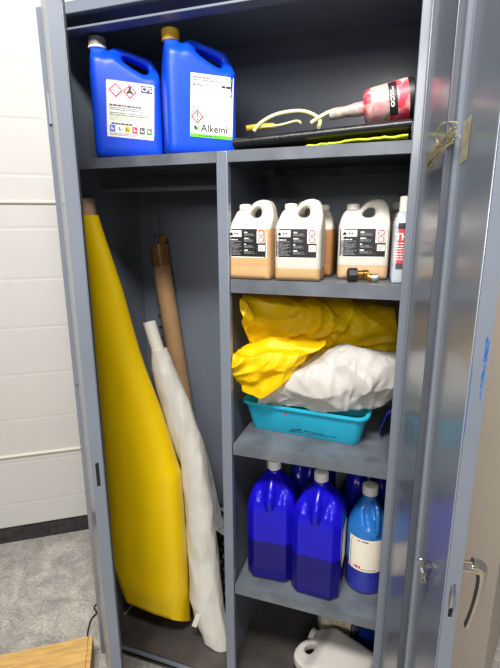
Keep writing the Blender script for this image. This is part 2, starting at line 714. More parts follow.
def shelf(x0, x1, zt, zb):
    bm = bmesh.new()
    box(bm, x0, x1, .002, D - .0045, zt - .0025, zt)
    box(bm, x0, x1, .002, .0045, zb, zt - .0026)
    box(bm, x0, x1, .0046, .016, zb, zb + .0025)
    box(bm, x0, x1, D - .007, D - .0045, zb, zt - .0026)
    return bm


s1 = obj('shelf', shelf(.0045, .457, *SH['top']), M['dirty'], cab)
s1b = obj('shelf', shelf(.486, .9005, *SH['top']), M['dirty'], cab)
box_ = obj('shelf', B(.4571, .4859, .02, D - .0045, 1.573, 1.5755), M['dirty'], cab)
for k in ('second', 'third', 'fourth'):
    obj('shelf', shelf(.488, .9003, *SH[k]), M['dirty'], cab)
# shelf standards with slots, coat rod
for x in (.072, .517, .86):
    bm = bmesh.new()
    box(bm, x - .012, x - .008, D - .016, D - .0045, .09, 1.54)
    box(bm, x + .008, x + .012, D - .016, D - .0045, .09, 1.54)
    z = .1
    while z < 1.53:
        box(bm, x - .008, x + .008, D - .014, D - .012, z, z + .028)
        z += .04
    obj('shelf_standard', bm, st, cab)
bm = tube(bmesh.new(), [(.0045, .2, 1.515), (.457, .2, 1.515)], .0085, 16)
obj('coat_rod', bm, st, cab)
for x in (.0045, .4535):
    obj('rod_bracket', B(x, x + .003, .18, .22, 1.49, 1.5505), st, cab)


# doors: built flat in a local frame, x along the door from the hinge, y = 0 the outer skin, y = T the inner face
def door(L, T, pivot, ang, right, sz0, sz1):
    sgn = -1 if right else 1          # which way the inner face looks
    d = obj('door', bmesh.new(), st, cab)
    bm = bmesh.new()
    y0, y1 = (0, T * sgn) if sgn > 0 else (T * sgn, 0)
    # pan with a cut slot in the free-edge flange
    z0, z1 = .05, 1.895
    xs = L
    box(bm, 0, xs - .003, y0, y1, z0, z1)
    ym0, ym1 = (y0 + (y1 - y0) * .36, y0 + (y1 - y0) * .66)
    box(bm, xs - .003, xs, y0, y1, z0, sz0)
    box(bm, xs - .003, xs, y0, y1, sz1, z1)
    box(bm, xs - .003, xs, y0, ym0, sz0, sz1)
    box(bm, xs - .003, xs, ym1, y1, sz0, sz1)
    bmesh.ops.remove_doubles(bm, verts=bm.verts, dist=1e-5)
    bmesh.ops.recalc_face_normals(bm, faces=bm.faces)
    bm.to_mesh(d.data)
    bm.free()
    d.data.materials.clear()
    d.data.materials.append(st)
    d.location = pivot
    d.rotation_euler = (0, 0, ang)
    obj('latch_slot', B(xs - .0029, xs - .0022, min(ym0, ym1), max(ym0, ym1), sz0, sz1), M['dark'], d)
    # raised channel stiffener on the inner face
    yi = T * sgn
    bm = bmesh.new()
    prof = [(.205, 0), (.209, .005), (.250, .006), (.268, .006), (.2725, 0), (.277, .002), (.281, 0)]
    lo = [bm.verts.new((x, yi + sgn * y, z0 + .03)) for x, y in prof]
    hi = [bm.verts.new((x, yi + sgn * y, z1 - .03)) for x, y in prof]
    for i in range(len(prof) - 1):
        bm.faces.new((lo[i], lo[i + 1], hi[i + 1], hi[i]))
    bm.faces.new(lo[:5])
    bm.faces.new(hi[:5])
    obj('stiffener', bm, st, d, bevel=.0015, angle=20)
    obj('lock_rod', B(.251, .257, *sorted((yi + sgn * .0055, yi + sgn * .0165)), z0 + .01, z1 - .005), M['rod'], d, bevel=.0015)
    # inner return lips along both long edges
    obj('edge_lip', B(.012, .02, min(yi, yi + sgn * .003), max(yi, yi + sgn * .003), z0 + .01, z1 - .01), st, d, bevel=.001)
    obj('edge_lip', B(xs - .022, xs - .001, min(yi, yi + sgn * .002), max(yi, yi + sgn * .002), z0, z1), st, d, bevel=.001)
    for hz in (.25, .97, 1.66):
        bm = tube(bmesh.new(), [(-.004, -.002 * sgn, hz), (-.004, -.002 * sgn, hz + .07)], .005, 12)
        obj('hinge', bm, M['steel'], d)
    return d


LT = .023
ld = door(.439, LT, (.018, -.004, 0), math.atan2(-.3287, .292), False, .893, .947)
rd = door(.42, .019, (.915, -.009, 0), 0, True, .868, .925)
_in = Vector((.967, -.418))
_dir = Vector((.074, -.413)).normalized()
ra = math.atan2(_dir.y, _dir.x)
_n = Vector((-_dir.y, _dir.x))         # local +y of the door: its outer side
rd.rotation_euler = (0, 0, ra)
_p = _in + _n * .019 - _dir * .42
rd.location = (_p.x, _p.y, 0)
# latch plate on the inner face (local -y side)
yi = -.019
bm = bmesh.new()
loop = [(yi - .010 + .006 * math.cos(a), .866 + .006 * math.sin(a)) for a in [R(150 + k * 20) for k in range(10)]] + \
       [(yi - .017 + .006 * math.cos(a), .899 + .006 * math.sin(a)) for a in [R(k * 20 - 20) for k in range(10)]]
a_ = [bm.verts.new((.345, y, z)) for y, z in loop]
b_ = [bm.verts.new((.349, y, z)) for y, z in loop]
n_ = len(loop)
bm.faces.new(a_)
bm.faces.new(b_[::-1])
for i in range(n_):
    bm.faces.new((a_[i], a_[(i + 1) % n_], b_[(i + 1) % n_], b_[i]))
obj('latch_plate', bm, M['zinc'], rd, bevel=.001)
bm = bmesh.new()
tube(bm, [(.3495, yi - .013, .880), (.3545, yi - .013, .880)], .0045, 8)
tube(bm, [(.347, yi - .001, .893), (.347, yi - .009, .897)], .005, 8)
tube(bm, [(.3495, yi - .009, .866), (.353, yi - .009, .866)], .003, 8)
obj('latch_pin', bm, M['zinc'], rd)
# latch tongue showing in the slot
bm = tube(bmesh.new(), [(.417, -.0098, .927), (.4215, -.0098, .916), (.4225, -.0098, .894), (.418, -.0098, .885)], [.0025, .004, .004, .0025], 8)
obj('latch_tongue', bm, M['zinc'], rd)
# handle on the outer face
bm = bmesh.new()
hz_ = .917
tube(bm, [(.372, -.001, hz_), (.372, .004, hz_)], .013, 24)
tube(bm, [(.372, .004, hz_), (.372, .012, hz_), (.372, .03, hz_), (.372, .040, hz_)], [.0095, .0085, .009, .010], 24)
tube(bm, spline([(.372, .030, hz_ + .006), (.373, .041, hz_ + .003), (.375, .044, hz_ - .014), (.378, .041, hz_ - .045), (.381, .035, hz_ - .075), (.383, .029, hz_ - .098)], 5),
     [.0095] * 6 + [.009, .0085, .008, .0075, .007, .0066, .0062, .006, .006, .0058, .0056, .0054, .0052, .005, .005, .005, .005, .0052, .005, .003], 14)
obj('handle', bm, M['chrome'], rd)
# yellowed tape with loose strands stuck to the inner face
bm = bmesh.new()


def quad(bm, pts):
    bm.faces.new([bm.verts.new(p) for p in pts])


quad(bm, [(.2825, yi - .0012, 1.550), (.318, yi - .0012, 1.553), (.314, yi - .0012, 1.498), (.283, yi - .0012, 1.496)])
for k in range(16):
    rg = random.Random(k)
    p0 = Vector((.262 + rg.uniform(0, .04), yi - .009 - rg.uniform(0, .006), 1.548 - rg.uniform(0, .025)))
    p1 = Vector((.19 + rg.uniform(-.03, .05), yi - .012 - rg.uniform(0, .010), 1.532 - rg.uniform(0, .02)))
    p2 = Vector((.075 + rg.uniform(0, .06), yi - .003 - rg.uniform(0, .003), 1.512 - rg.uniform(-.006, .008)))
    tube(bm, spline([p0, p1, p2], 6), [.0005 + .0010 * rg.random()] * 13, 5)
tube(bm, spline([(.275, yi - .010, 1.552), (.23, yi - .018, 1.558), (.20, yi - .016, 1.543), (.23, yi - .014, 1.528), (.265, yi - .012, 1.535)], 6), .0013, 6)
obj('sticky_tape', bm, M['cellotape'], rd)
# blue paint marks on the free edge
bm = bmesh.new()
rg = random.Random(5)
for k in range(70):
    z = 1.205 + .075 * rg.random() ** .8
    y = -.003 - .0035 * rg.random() - .004 * max(0, (1.23 - z) / .05) * rg.random()
    h, ww = rg.uniform(.001, .005), rg.uniform(.0002, .0008)
    quad(bm, [(.4203 + k * 4e-6, y - ww, z - h * .6), (.4203 + k * 4e-6, y + ww * .4, z - h), (.4203 + k * 4e-6, y + ww, z + h), (.4203 + k * 4e-6, y - ww * .4, z + h * .6)])
quad(bm, [(.4203, -.0188, 1.155), (.4203, -.0182, 1.155), (.4203, -.0183, 1.24), (.4203, -.0188, 1.25)])
obj('paint_mark', bm, M['bluepaint'], rd)

# ------------------------------------------------------------------ blue canisters on the top shelf
ZT = SH['top'][0]


def canister(name, label, cx, cy, rz, w_, capm, ring):
    t = thing(name, label, 'canister', (cx, cy, ZT), rz, 'blue canisters on the top shelf')
    h = w_ / 2
    out = [(-h + .008, 0), (h - .008, 0), (h - .001, .008), (h, .02), (h, .19), (h - .002, .212), (h - .008, .230), (h - .02, .243),
           (.03, .252), (.0, .260), (-.014, .264), (-.026, .263), (-.034, .256), (-.040, .244), (-.043, .240), (-.0445, .246), (-.045, .262),
           (-h + .006, .262), (-h + .005, .246), (-h + .003, .222), (-h, .19), (-h, .02), (-h + .001, .008)]
    hole = [(-.012, .240), (.0, .224), (.02, .211), (.044, .201), (.054, .203), (.060, .212), (.058, .224), (.045, .231), (.02, .239), (.0, .245)]
    hd = .062

    def deform(c):
        x, y, z = c
        sh = .190 + .040 * max(0, min(1, (.05 - x) / .075))     # shoulder falls to the right
        k = 1.0
        if z > sh - .008:
            k = max(0, min(1, (z - sh + .008) / .042))
            k = k * k * (3 - 2 * k)
            k = 1 - k * (1 - .33)
        if z < .02:
            k *= 1 - .03 * (1 - z / .02)
        return Vector((x, y * k, z))
    me = profile(out, [hole[::-1]], hd, .016, .0042, 5, deform)
    body = finish('body', me, M['blue_can'], t)
    cxp = (-h + .006 - .045) / 2
    capo = obj('cap', ribbed_cap(.0215, .019, 30, .2665), capm, t)
    capo.location = (cxp, 0, 0)
    if ring:
        r = obj('cap_ring', lathe(bmesh.new(), [(.021, .260), (.0225, .261), (.0225, .2655), (.021, .2664)], 40), M['white_ring'], t)
    else:
        r = obj('cap_ring', lathe(bmesh.new(), [(.0205, .260), (.0212, .261), (.0212, .2655), (.0205, .2664)], 40), capm, t)
    r.location = (cxp, 0, 0)
    return t, me


c1, me1 = canister('canister', 'blue canister with grey-brown cap and a white label bearing coloured squares', .172, .098, R(34), .168, M['cap_grey'], True)
d = Decal()
x0, x1, z0, z1 = -.049, .063, .048, .175
# stamp-like zigzag edge
d.rect(x0, z0, x1, z1, M['paper'], 0)
for i in range(18):
    zz = z0 + .012 + (z1 - z0 - .016) * i / 17
    for xx, s in ((x0, -1), (x1, 1)):
        d.poly([(xx, zz - .0018), (xx + s * .0022, zz), (xx, zz + .0018)][::s], M['paper'], 0)
for i in range(16):
    xx = x0 + .003 + (x1 - x0 - .006) * i / 15
    d.poly([(xx - .0018, z1), (xx + .0018, z1), (xx, z1 + .0022)], M['paper'], 0)
d.diamond(x0 + .021, z1 - .021, .0165, M['red'], M['paper'])
d.diamond(x0 + .054, z1 - .021, .0165, M['red'], M['paper'])
d.rect(x0 + .012, z1 - .021, x0 + .019, z1 - .0195, M['ink'], 3)
d.rect(x0 + .021, z1 - .025, x0 + .029, z1 - .023, M['ink'], 3)
bx, bz = x0 + .054, z1 - .021
d.poly([(bx - .003, bz + .011), (bx + .003, bz + .011), (bx + .003, bz + .003), (bx + .008, bz - .002), (bx + .006, bz - .006), (bx, bz - .003),
        (bx - .006, bz - .006), (bx - .008, bz - .002), (bx - .003, bz + .003)], M['black'], 3)
d.rect(x1 - .031, z1 - .020, x1 - .004, z1 - .004, M['navy'], 1)
d.text('CPS', x1 - .0175, z1 - .0165, .0145, M['paper'], 2, .0003, 1.0, align='CENTER')
d.lines(x0 + .006, x0 + .09, z1 - .058, z1 - .051, 1, M['pgry'], 1, 3, .6)
d.lines(x0 + .006, x1 - .004, z1 - .066, z1 - .058, 2, M['ink'], 1, 4)
d.lines(x0 + .006, x1 - .004, z1 - .09, z1 - .069, 5, M['ygrey'], 1, 5, .4)
d.lines(x0 + .006, x1 - .004, z1 - .078, z1 - .069, 2, M['ink'], 1, 6)
d.lines(x0 + .01, x0 + .062, z0 + .028, z0 + .034, 1, M['navy'], 1, 6, .6)
for i, mm in enumerate(('pblue', 'paper', 'pyel', 'red', 'pgry', 'pgrn')):
    xx = x0 + .006 + i * .0178
    d.rect(xx, z0 + .012, xx + .0125, z0 + .027, M[mm], 1)
    im = M['pblue'] if mm == 'paper' else (M['black'] if mm == 'pyel' else M['paper'])
    d.rect(xx + .0032, z0 + .016, xx + .0058, z0 + .0235, im, 2)
    d.rect(xx + .0068, z0 + .016, xx + .0096, z0 + .0195, im, 2)
d.lines(x0 + .006, x1 - .03, z0 + .003, z0 + .010, 2, M['ink'], 1, 9, .35)
d.build('label', me1, c1, R(-3.2), center=(.007, .115))

c2, me2 = canister('canister', 'blue canister with mustard-yellow cap and a white label edged in green', .367, .112, R(34), .168, M['cap_yellow'], False)
d = Decal()
x0, x1, z0, z1 = -.029, .074, .040, .178
d.rect(x0, z0, x1, z1, M['paper'], 0)
d.rect(x0, z0, x1, z0 + .0075, M['green'], 1)
d.lines(x0 + .02, x1 - .01, z0 + .002, z0 + .0055, 1, M['dgreen'], 2, 2, .5)
d.text('Alkemi', x0 + .0255, z0 + .0135, .0232, M['black'], 1, .0003, .98)
# leaf mark
d.poly([(x0 + .008, z0 + .024), (x0 + .012, z0 + .026), (x0 + .0165, z0 + .0225), (x0 + .0175, z0 + .0165), (x0 + .0125, z0 + .0155), (x0 + .009, z0 + .0185)], M['dgreen'], 1)
d.poly([(x0 + .0165, z0 + .0155), (x0 + .0195, z0 + .016), (x0 + .0235, z0 + .0265), (x0 + .0185, z0 + .0235)], M['green'], 2)
d.lines(x0 + .086, x1 - .004, z0 + .015, z0 + .026, 2, M['ink'], 1, 3, .2)
d.diamond(x0 + .0165, z0 + .045, .0155, M['red'], M['paper'])
d.poly([(x0 + .0152, z0 + .0545), (x0 + .0182, z0 + .0545), (x0 + .0174, z0 + .0425), (x0 + .016, z0 + .0425)], M['black'], 3)
d.rect(x0 + .0154, z0 + .037, x0 + .018, z0 + .0398, M['black'], 3)
d.lines(x0 + .004, x0 + .05, z1 - .011, z1 - .005, 1, M['ink'], 1, 11, .6)
d.lines(x0 + .004, x0 + .075, z1 - .016, z1 - .011, 1, M['ink'], 1, 12, .5)
d.lines(x1 - .022, x1 - .003, z1 - .013, z1 - .004, 2, M['green'], 1, 13, .5)
d.lines(x1 - .03, x1 - .003, z1 - .026, z1 - .020, 1, M['black'], 1, 14, .8)
d.lines(x0 + .004, x0 + .06, z1 - .028, z1 - .021, 1, M['ink'], 1, 15, .6)
d.lines(x0 + .004, x1 - .003, z1 - .047, z1 - .028, 5, M['ink'], 1, 16, .35)
d.build('label', me2, c2, R(-2.6), center=(.022, .113))

# ------------------------------------------------------------------ black sheet, tubing, bottle and lime cloth on the top shelf
bm = bmesh.new()
nn = 24
pts = []
rings = []
for i in range(nn + 1):
    u = i / nn
    x = .495 + .378 * u
    zc = ZT + .0165 + .0165 * u
    sec = []
    for k in range(24):
        a = 2 * math.pi * k / 24
        cy, cz = math.cos(a), math.sin(a)
        sy = math.copysign(abs(cy) ** .35, cy)
        sz = math.copysign(abs(cz) ** .8, cz)
        th = .0145 - .001 * u
        sec.append(bm.verts.new((x, .135 + .128 * sy, zc + th * sz * (1 if cy < .2 else 1) + .0008 * noise.noise(Vector((x * 40, cy * 3, cz * 3))))))
    rings.append(sec)
for i in range(nn):
    for k in range(24):
        bm.faces.new((rings[i][k], rings[i][(k + 1) % 24], rings[i + 1][(k + 1) % 24], rings[i + 1][k]))
bm.faces.new(rings[0])
bm.faces.new(rings[-1])
o = obj('rubber_mat', bm, M['rubber'], angle=60)
tag(o, 'black folded rubber mat lying on the top shelf right of the canisters', 'mat')


def on_mat(x):
    u = (x - .495) / .378
    return ZT + .0165 + .0165 * u + (.0145 - .001 * u)


net = []
for j in range(4):
    yy = .012 + j * .06
    net.append([(x, yy, ZT + .004 + hgt) for x, hgt in ((.66, -.003), (.70, .0), (.74, .003), (.78, .006), (.83, .006), (.868, .006))])
o = sheet('lime_cloth', net, M['lime'], None, 60, 30, .003, 30, 3, amp2=.0015)
tag(o, 'lime green cloth squashed under the black mat on the top shelf', 'cloth')
md = o.modifiers.new('t', 'SOLIDIFY')
md.thickness = .004
# pale tubing loops
bm = bmesh.new()
P_ = [(254, 131, .10), (262, 122, .10), (278, 114, .11), (300, 111, .13), (314, 115, .14), (320, 121, .14)]
P2_ = [(311, 123, .09), (320, 117, .09), (332, 111, .10), (345, 108.5, .12), (356, 107, .16)]
hp = [at(*p) for p in P_]
hp2 = [at(*p) for p in P2_]
tube(bm, spline(hp + [hp2[0] + Vector((.012, .03, -.004))], 6), .0045, 10)
tube(bm, spline(hp2 + [hp2[-1] + Vector((.02, .06, .0))], 6), .0045, 10)
tube(bm, spline([at(262, 127, .16), at(280, 125, .18), at(296, 121, .18), at(301, 123, .17)], 6), .003, 8)
o = obj('plastic_tubing', bm, M['pale_hose'])
tag(o, 'pale yellow plastic tubing looped on the black rubber mat', 'tube')
bm = bmesh.new()
q = at(258, 127.5, .2)
tube(bm, spline([at(246, 128.5, .2), at(262, 126.5, .22), at(274, 126, .24)], 4), .0075, 10)
o = obj('rag_strip', bm, mat('yellow_cloth', (196, 172, 30), .7, var=.2))
tag(o, 'mustard yellow cloth strip behind the pale tubing on the black mat', 'cloth')
# worn red-and-white squeeze bottle lying on the mat
bl, br_ = at(366, 96, .09), at(408, 92, .09)
ax = (br_ - bl)
ax.z = .012
bt = thing('squeeze_bottle', 'worn pink-and-white plastic bottle lying sideways on the black rubber mat', 'bottle', (0, 0, 0))
L_ = .118
prof = [(.001, -.062), (.0085, -.06), (.0085, -.03), (.012, -.012), (.0125, -.004), (.027, 0), (.0335, .005), (.0360, .014), (.0392, .05), (.0424, .084), (.0428, .09)]
bm = lathe(bmesh.new(), prof[5:], 40)
zb = on_mat(.80) + .0375
bt.location = (.772, .085, zb + .0015)
bt.rotation_euler = (0, R(90 - 7.5), R(6))
body = obj('body', bm, M['pink'], bt)
obj('base_cap', lathe(bmesh.new(), [(.0429, .0902), (.0432, .092), (.0432, .101), (.041, .103)], 40), M['blackplastic'], bt)
obj('spout', lathe(bmesh.new(), [(.009, -.075), (.011, -.073), (.0115, -.035), (.014, -.02), (.0145, -.0005)], 24), M['wornwhite'], bt)
# worn print, wrapped on the shell: in bottle space local z runs along the bottle
def wrap(bm, a0, a1, z0, z1, r, r2, n=14):
    ring = []
    for i in range(n + 1):
        a = a0 + (a1 - a0) * i / n
        ring.append((bm.verts.new((r * math.cos(a), r * math.sin(a), z0)), bm.verts.new((r2 * math.cos(a), r2 * math.sin(a), z1))))
    for i in range(n):
        bm.faces.new((ring[i][0], ring[i + 1][0], ring[i + 1][1], ring[i][1]))
    return bm
# local axes after rotation: local z -> world +x, local x -> world -z, local y -> world y; the front is local -y
obj('white_panel', wrap(bmesh.new(), R(-168), R(-22), .0142, .05, .0366, .0397), M['wornwhite'], bt)
obj('print_panel', wrap(bmesh.new(), R(-150), R(-42), .050, .0665, .0400, .0415), M['black'], bt)


def wrap_text(t, ang0, z, size, r, m, name, parent, sx=1.0):
    cu = bpy.data.curves.new('t', 'FONT')
    cu.body = t
    cu.size = size
    cu.align_x = 'CENTER'
    cu.offset = .0004
    o = bpy.data.objects.new('t', cu)
    COL.objects.link(o)
    dg = bpy.context.evaluated_depsgraph_get()
    me = bpy.data.meshes.new_from_object(o.evaluated_get(dg))
    bpy.data.objects.remove(o)
    vs = []
    for v in me.vertices:
        a = ang0 + v.co.x * sx / r          # the word runs down the bottle
        vs.append((r * math.cos(a), r * math.sin(a), z + v.co.y))
    return link(name, me_of(name, vs, [tuple(p.vertices) for p in me.polygons], m), parent)


wrap_text('exco', R(-96), .0528, .0150, .0424, M['paper'], 'lettering', bt, 1.45)

# ------------------------------------------------------------------ translucent jugs on the second shelf
Z2 = SH['second'][0]


def milk(name, level, low=(190, 146, 96), top=(198, 193, 182)):
    return mat(name, top, .34, var=.03, scale=10, level=level, low=low, sss=.15, spec=.4)


JW = .107


def jug_mesh(w_=JW, h=.184, half=.046, voxel=.003):
    U = [(.03, 0), (.97, 0), (.995, .02), (1, .06), (1, .60), (.995, .78), (.965, .90), (.89, .975), (.77, 1.0), (.62, .99), (.50, .955), (.43, .90), (.395, .87),
         (.15, .87), (.10, .845), (.04, .76), (0, .66), (0, .06), (.005, .02)]
    hole = [(.455, .80), (.50, .855), (.57, .89), (.65, .90), (.70, .875), (.71, .83), (.69, .79), (.62, .775), (.52, .775)]
    f = lambda p: (p[0] * w_ - w_ / 2, p[1] * h)

    def deform(c):
        x, y, z = c
        t = z / h
        k = 1.0
        if t > .62:
            k = min(1, (t - .62) / .22)
            k = k * k * (3 - 2 * k)
            k = 1 - k * .62
        # small waist line near the base
        if abs(t - .17) < .02:
            k *= 1 - .03 * (1 - abs(t - .17) / .02)
        return Vector((x, y * k, z))
    return profile([f(p) for p in U], [round_loop([f(p) for p in hole], 3)], half, .014, voxel, 4, deform)


def jug_label(me, t, tilt=0):
    d = Decal()
    x0, x1, z0, z1 = -.051, .047, .052, .121
    d.rect(x0, z0, x1, z1, M['paper'], 0)
    d.rect(x0 + .001, z0 + .003, x0 + .074, z1 - .003, M['black'], 1)
    d.rect(x0 + .0741, z0 + .003, x1 - .003, z0 + .034, M['black'], 1)
    d.rect(x0 + .004, z1 - .021, x0 + .036, z1 - .006, M['paper'], 2)
    d.poly([(x0 + .006, z1 - .017), (x0 + .008, z1 - .012), (x0 + .0105, z1 - .010), (x0 + .0135, z1 - .013), (x0 + .015, z1 - .017)], M['black'], 3)
    d.lines(x0 + .018, x0 + .033, z1 - .016, z1 - .011, 1, M['pgry'], 3, 2, .7)
    d.lines(x0 + .004, x0 + .028, z1 - .029, z1 - .026, 1, M['paper'], 2, 8, .7)
    d.lines(x0 + .003, x0 + .037, z0 + .006, z1 - .030, 11, M['ink'], 2, 5, .55)
    for i in range(4):
        zz = z1 - .011 - i * .0135
        d.lines(x0 + .043, x0 + .056, zz - .0015, zz + .0015, 1, M['paper'], 2, 20 + i, .9)
        d.lines(x0 + .043, x0 + .070, zz - .008, zz - .002, 3, M['ink'], 2, 30 + i, .6)
    d.ring(x0 + .085, z1 - .012, .007, M['red'], 1)
    d.ring(x0 + .085, z1 - .027, .007, M['red'], 1)
    d.rect(x0 + .078, z0 + .016, x0 + .094, z0 + .030, M['paper'], 2)
    d.lines(x0 + .079, x0 + .093, z0 + .018, z0 + .028, 3, M['ink'], 3, 41, .4)
    return d.build('label', me, t, tilt)


jm = jug_mesh()


def jug(label, cx, cy, rz, level, low=(190, 146, 96), lab=True, s_=1.0):
    t = thing('plastic_jug', label, 'jug', (cx, cy, Z2), rz, 'cloudy jugs on the second shelf')
    t.scale = (s_, s_, 1.0)
    me = jm.copy()
    finish('body', me, milk('cloudy_plastic_part_filled', level, low), t)
    cp = obj('cap', ribbed_cap(.0145, .013, 28, .1605), M['white_ring'], t)
    cp.location = (-JW / 2 + .275 * JW, 0, 0)
    if lab:
        jug_label(me, t)
    return t


jug('cloudy half-gallon jug full of amber liquid, leftmost on the second shelf', .533, .054, R(-4), .118, (196, 156, 110))
jug('cloudy jug with little amber liquid, second from the left, between two others', .645, .056, R(2), .03, (184, 152, 104))
jug('cloudy jug of amber liquid with its cap behind the second front jug', .655, .165, R(180), .115, (170, 122, 74), True)
jug('cloudy jug standing behind the brass hose fitting on the second shelf', .781, .128, R(8), .034, (190, 160, 120), s_=1.09)

# bottles at the right end of the second shelf
t = thing('squeeze_bottle', 'white bottle with red print and a tilted white cap behind the cloudy jug', 'bottle', (.866, .30, Z2), R(5))
bodym = lathe(bmesh.new(), [(.026, 0), (.029, .004), (.029, .135), (.026, .15), (.016, .162), (.0145, .17)], 36)
bo = obj('body', bodym, mat('white_bottle_plastic', (226, 216, 200), .4, var=.05), t)
capo = obj('cap', ribbed_cap(.026, .018, 30), M['white_ring'], t)
capo.location = (-.002, -.006, .170)
capo.rotation_euler = (R(6), R(-14), 0)
d = Decal()
d.text('IC', -.024, .085, .026, M['red'], 1, .0007)
d.lines(-.026, .01, .115, .15, 4, M['red'], 1, 3, .6)
d.lines(-.026, .01, .045, .078, 7, M['ink'], 1, 4, .4)
d.lines(-.026, .012, .005, .04, 6, M['red'], 1, 6, .45)
d.build('label', bo.data, t)
t = thing('bottle', 'light grey flat bottle with a red label at the right end of the second shelf', 'bottle', (.872, .085, Z2), R(4))
bm = B(-.022, .022, -.045, .045, 0, .155)
me = mold(bm, .004, 4, lambda c: Vector((c.x * (1 if c.z < .13 else 1 - (c.z - .13) * 14), c.y * (1 if c.z < .13 else 1 - (c.z - .13) * 14), c.z)))
finish('body', me, mat('light_grey_bottle_plastic', (176, 182, 190), .4, var=.05), t)
obj('neck', lathe(bmesh.new(), [(.012, .15), (.012, .185), (.010, .187)], 24), M['white_ring'], t)
d = Decal()
redp = mat('faded_red_print', (196, 62, 66), .5, var=.1)
d.rect(-.021, .032, .021, .130, redp, 0)
d.text('TH', -.019, .094, .021, M['paper'], 1, .0006)
d.rect(-.021, .118, .021, .130, M['black'], 1)
d.rect(-.021, .032, .021, .044, M['pgry'], 1)
d.lines(-.02, .02, .05, .09, 7, M['paper'], 1, 5, .4)
d.build('label', me, t)

# brass hose fitting
t = thing('hose_fitting', 'brass hose fitting with a black nut lying in front of the cloudy jug', 'fitting', (.7905, .045, Z2), R(18))
bm = bmesh.new()
tube(bm, [(-.032, 0, .0165), (-.012, 0, .0165)], .0160, 8)
tube(bm, [(-.0325, 0, .0165), (-.024, 0, .0165)], .0145, 24)
obj('nut', bm, M['blackplastic'], t, bevel=.001)
bm = bmesh.new()
tube(bm, [(-.0119, 0, .0175), (.000, 0, .0175), (.002, 0, .0175), (.012, 0, .0165)], [.009, .009, .011, .011], 20)
tube(bm, spline([(.006, 0, .0165), (.014, -.004, .012), (.022, -.008, .0095)], 4), .0085, 16)
obj('brass_elbow', bm, M['brass'], t)
bm = tube(bmesh.new(), [(.0221, -.008, .0098), (.033, -.012, .0125)], [.0095, .0085], 16)
obj('ferrule', bm, M['zinc'], t)

# ------------------------------------------------------------------ turquoise tray with crumpled film on the third shelf
Z3 = SH['third'][0]
t = thing('plastic_tray', 'turquoise plastic tray holding crumpled film on the third shelf', 'tray', (.657, .193, Z3), R(-4))


def rrect(hx, hy, r, n=6):
    out = []
    for cx, cy, a0 in ((hx - r, hy - r, 0), (-hx + r, hy - r, 90), (-hx + r, -hy + r, 180), (hx - r, -hy + r, 270)):
        for k in range(n + 1):
            a = R(a0 + 90 * k / n)
            out.append((cx + r * math.cos(a), cy + r * math.sin(a)))
    return out


bm = bmesh.new()
secs = [(.147, .088, .02, 0), (.150, .091, .022, .004), (.166, .107, .026, .078), (.174, .115, .03, .080), (.174, .115, .03, .086), (.170, .111, .03, .087), (.163, .104, .026, .084),
        (.147, .088, .02, .006)]
rings = [[bm.verts.new((x, y, z)) for x, y in rrect(hx, hy, r)] for hx, hy, r, z in secs]
n_ = len(rings[0])
for i in range(len(rings) - 1):
    for k in range(n_):
        bm.faces.new((rings[i][k], rings[i][(k + 1) % n_], rings[i + 1][(k + 1) % n_], rings[i + 1][k]))
bm.faces.new(rings[0])
bm.faces.new(rings[-1])
tr = obj('body', bm, M['teal'], t, angle=50)
d = Decal()
rg = random.Random(8)
for i in range(26):
    xx, zz, ww = rg.uniform(-.04, .09), rg.uniform(.007, .022), rg.uniform(.008, .03)
    d.rect(xx, zz, min(xx + ww, .11), zz + rg.uniform(.0006, .0022), M['tealmark'], i * .05)
d.build('scuff', tr.data, t)
d = Decal()
d.ring(-.045, .062, .004, M['red'], 0, 12, 1.0)
d.build('red_dot', tr.data, t)

A = at
# yellow film heap (back) and its tongue over the tray's left edge
net = [
    [A(250, 356, .12), A(262, 366, .20), A(290, 372, .25), A(330, 376, .26), A(370, 372, .27), A(398, 366, .28)],
    [A(248, 340, .10), A(262, 344, .14), A(292, 346, .16), A(330, 346, .19), A(368, 344, .21), A(397, 344, .23)],
    [A(240, 318, .05), A(256, 322, .09), A(290, 322, .13), A(328, 326, .16), A(365, 326, .20), A(396, 326, .23)],
    [A(239, 307, .07), A(260, 304, .11), A(292, 305, .16), A(330, 309, .19), A(364, 311, .24), A(393, 313, .26)],
    [A(246, 300, .13), A(264, 299.5, .17), A(294, 299.5, .22), A(328, 302, .27), A(362, 306, .31), A(390, 311, .33)],
]
t = thing('yellow_film', 'crumpled yellow plastic film heaped in the turquoise tray behind the white film', 'plastic film', (0, 0, 0))
sheet('heap', net, M['yellow_film'], t, 170, 130, .010, 7.5, 1, amp2=.002, pleats=(((.5, 0, 1), .010, 14), ((1, 0, -.6), .009, 17), ((1, 0, .2), .005, 34)))
net = [
    [A(243, 391, .05), A(252, 394, .045), A(262, 397, .045), A(277, 386, .05), A(288, 376, .065), A(298, 364, .09)],
    [A(234, 376, .03), A(248, 376, .03), A(262, 374, .035), A(280, 366, .045), A(296, 360, .065), A(312, 353, .085)],
    [A(232, 360, .015), A(246, 360, .03), A(262, 358, .045), A(284, 355, .06), A(304, 352, .08), A(324, 348, .10)],
    [A(238, 355, .05), A(250, 351, .07), A(266, 346, .085), A(286, 344, .10), A(306, 342, .12), A(326, 343, .13)],
    [A(256, 345, .13), A(264, 340, .14), A(276, 334, .15), A(292, 332, .16), A(308, 332, .17), A(324, 336, .18)],
]
sheet('loose_fold', net, M['yellow_film'], t, 140, 110, .005, 9, 4, amp2=.002, pleats=(((1, 0, .7), .007, 17), ((1, 0, .25), .005, 30)))
